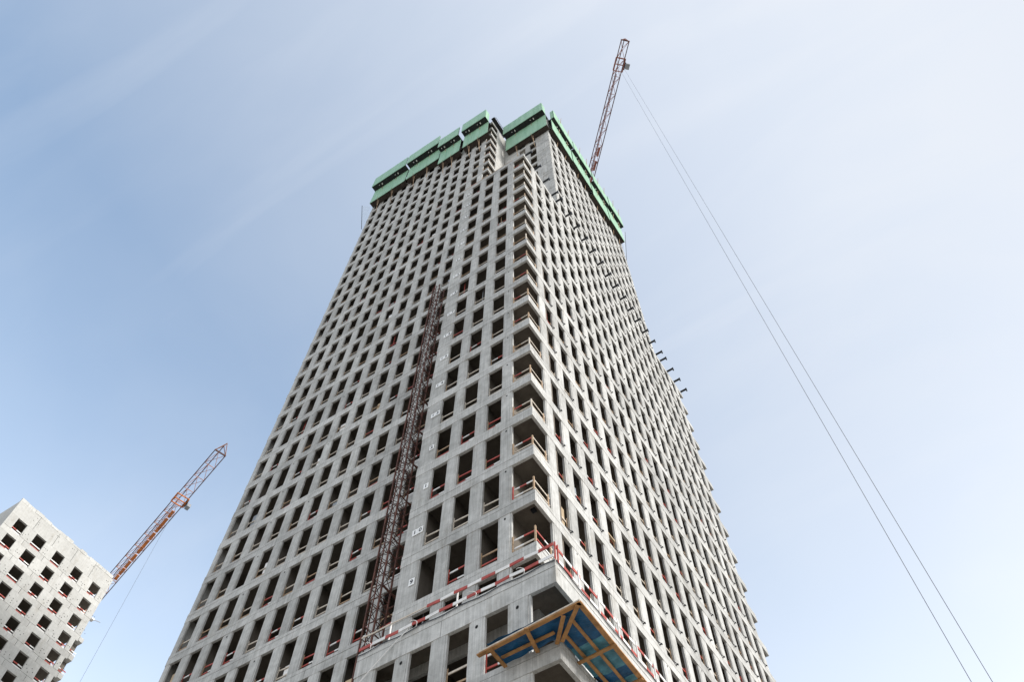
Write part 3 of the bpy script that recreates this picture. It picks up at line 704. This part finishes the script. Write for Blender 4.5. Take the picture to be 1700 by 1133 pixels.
# ------------------------------------------------------------------ tower cranes
def crane(label, tip, dirn, width, length, lead, post_m, chord_m, lace_m, tro, sec_len, hook_z, rope_r, tip_pyr, rope_gap, sway):
    t = thing('tower_crane', label, 'crane', 'tower cranes above the site')
    tipw = W(*tip); d = Vector((-dirn[0], dirn[1], 0)).normalized(); sd = Vector((-d.y, d.x, 0)); upv = Vector((0, 0, 1))
    w = width * S; h = w * 1.0; ns = int(length * S / sec_len)
    def P(s, a, z): return tipw + d * s + sd * a + upv * z
    me = MB()                                           # one jib section, local: x along the jib, y across
    L_ = sec_len
    for y in (-w / 2, w / 2): me.bar((0, y, 0), (L_, y, 0), 0.16, 0.16, chord_m)
    me.bar((0, 0, h), (L_, 0, h), 0.16, 0.16, chord_m)
    me.bar((0, -w / 2, 0), (0, w / 2, 0), 0.09, 0.09, lace_m)
    me.bar((0, -w / 2, 0), (L_, w / 2, 0), 0.07, 0.07, post_m)
    for y in (-w / 2, w / 2):
        me.bar((0, y, 0), (L_ / 2, 0, h), 0.08, 0.08, lace_m); me.bar((L_ / 2, 0, h), (L_, y, 0), 0.08, 0.08, lace_m)
    me = me.mesh('jib_section'); ang = math.atan2(d.y, d.x)
    for k in range(ns): inst(me, 'jib_section', P(k * L_, 0, 0), t, (0, 0, ang))
    end = ns * L_
    mb = MB()
    for y in (-w / 2, w / 2): mb.bar(P(0, y, 0), P(-tip_pyr, 0, h * .5), 0.12, 0.12, lace_m)
    mb.bar(P(0, 0, h), P(-tip_pyr, 0, h * .5), .12, .12, lace_m); mb.bar(P(0, -w / 2 - .1, 0), P(0, w / 2 + .1, 0), .22, .25, chord_m); mb.bar(P(0, -w / 2, 0), P(0, 0, h), .12, .12, chord_m); mb.bar(P(0, w / 2, 0), P(0, 0, h), .12, .12, chord_m); mb.build('jib_tip', t)
    tm = 'jib_orange' if lace_m == 'jib_pale' else lace_m
    mb = MB()                                           # trolley
    for a in (-w / 2 - .15, w / 2 + .15): mb.bar(P(tro - 1.3, a, -.25), P(tro + 1.3, a, -.25), 0.2, .3, tm)
    for q in (-1.3, 0, 1.3): mb.bar(P(tro + q, -w / 2 - .2, -.35), P(tro + q, w / 2 + .2, -.35), .16, .2, tm)
    tr = mb.build('trolley', t)
    mb = MB(); mb.bar(P(tro - .6, -(w / 2 + .8), -.9), P(tro + .5, -(w / 2 + .8), -.9), 0.75, 0.8, 'gall'); mb.bar(P(tro - .7, -(w / 2 + .3), -.4), P(tro + .8, -(w / 2 + .3), -.4), .1, .9, 'dark'); mb.build('service_basket', tr)
    for g_ in ((-rope_gap / 2, rope_gap / 2) if rope_gap else (0,)):
        mb = MB(); b_ = P(tro, g_, -.3); e_ = Vector((b_.x, b_.y, hook_z)) + right * sway; mb.tube([b_, e_], rope_r, 'rope'); mb.build('hoist_rope', tr)
    mb = MB(); b_ = P(tro, 0, 0); b_ = b_ + right * sway; mb.wbox(b_.x - .8, b_.x + .8, b_.y - .25, b_.y + .25, hook_z - .9, hook_z, 'dark'); mb.tube([Vector((b_.x, b_.y, hook_z - .9)), Vector((b_.x + .15, b_.y, hook_z - 1.3)), Vector((b_.x, b_.y, hook_z - 1.6)), Vector((b_.x - .2, b_.y, hook_z - 1.4))], .08, 'dark'); mb.build('hook_block', tr)
    for s0 in lead:                                     # walkway and winch pieces inside the jib
        mb = MB(); mb.bar(P(s0, -w * .22, .15), P(s0 + random.uniform(1.6, 2.6), -w * .22, .15), w * .3, .12, 'jib_orange' if lace_m == 'jib_pale' else lace_m); mb.build('walkway_panel', t)
    mb = MB(); mb.bar(P(tro + 2, 0, .25), P(end, 0, .25), .12, .1, lace_m); mb.build('trolley_cable_guide', t)
    # mast, cab and counter-jib stand at the far end
    me = MB(); mw = 2.0; mh = 4.0
    for x in (-mw / 2, mw / 2):
        for y in (-mw / 2, mw / 2): me.bar((x, y, 0), (x, y, mh), .2, .2, lace_m)
    for (p, q) in (((-1, -1), (1, -1)), ((1, -1), (1, 1)), ((1, 1), (-1, 1)), ((-1, 1), (-1, -1))):
        me.bar((p[0] * mw / 2, p[1] * mw / 2, 0), (q[0] * mw / 2, q[1] * mw / 2, mh / 2), .1, .1, lace_m); me.bar((q[0] * mw / 2, q[1] * mw / 2, mh / 2), (p[0] * mw / 2, p[1] * mw / 2, mh), .1, .1, lace_m)
    me = me.mesh('mast_section'); c = P(end + 1, 0, 0); zt = c.z - 1.5; k = 0
    nm = int(zt / mh)
    for k in range(nm): inst(me, 'mast_section', Vector((c.x, c.y, zt - (k + 1) * mh)), t)
    mb = MB(); mb.wbox(c.x - 2.2, c.x + 2.2, c.y - 2.2, c.y + 2.2, 0, zt - nm * mh + .02, 'gall'); mb.build('footing', t)
    mb = MB(); mb.wbox(c.x - 1.3, c.x + 1.3, c.y - 1.3, c.y + 1.3, zt, c.z + .6, lace_m); mb.build('slewing_head', t)
    mb = MB(); q = P(end - 1.5, w * .5 + 1.2, 0); mb.wbox(q.x - .8, q.x + .8, q.y - .8, q.y + .8, q.z - 2.0, q.z + .2, 'gall'); mb.build('cab', t)
    mb = MB()
    for a in (-w / 2, w / 2): mb.bar(P(end + 1, a, .2), P(end + 15, a, .2), .2, .3, chord_m)
    mb.build('counter_jib', t)
    mb = MB(); mb.bar(P(end + 12, 0, -.8), P(end + 15, 0, -.8), w, 2.0, 'gall'); mb.build('counterweight', t)
    return t
crane('slim red brown crane jib rising behind the tower top, two ropes hanging from its trolley', (-4.731, 4.134, 53.888), (5.396, 5.44), 0.47, 17.5,
      [22, 25, 28.5, 31, 34, 36.5], 'jib_red', 'jib_dark', 'jib_red', 1.38 * S, 1.05 * S, 12.0, 0.017, 0.25, 1.1, -0.6)
crane('orange lattice crane jib slanting up behind the pale building, one rope hanging down', (25.75, 8.54, 40.97), (11.911, 3.431), 0.66, 17.0,
      [18.5, 21, 23.5, 26, 28.5, 31, 33.5, 36, 38.5, 41], 'jib_pale', 'jib_dark', 'jib_pale', 4.35 * S, 1.15 * S, 14.0, 0.022, 0.55 * S, 0, 0)
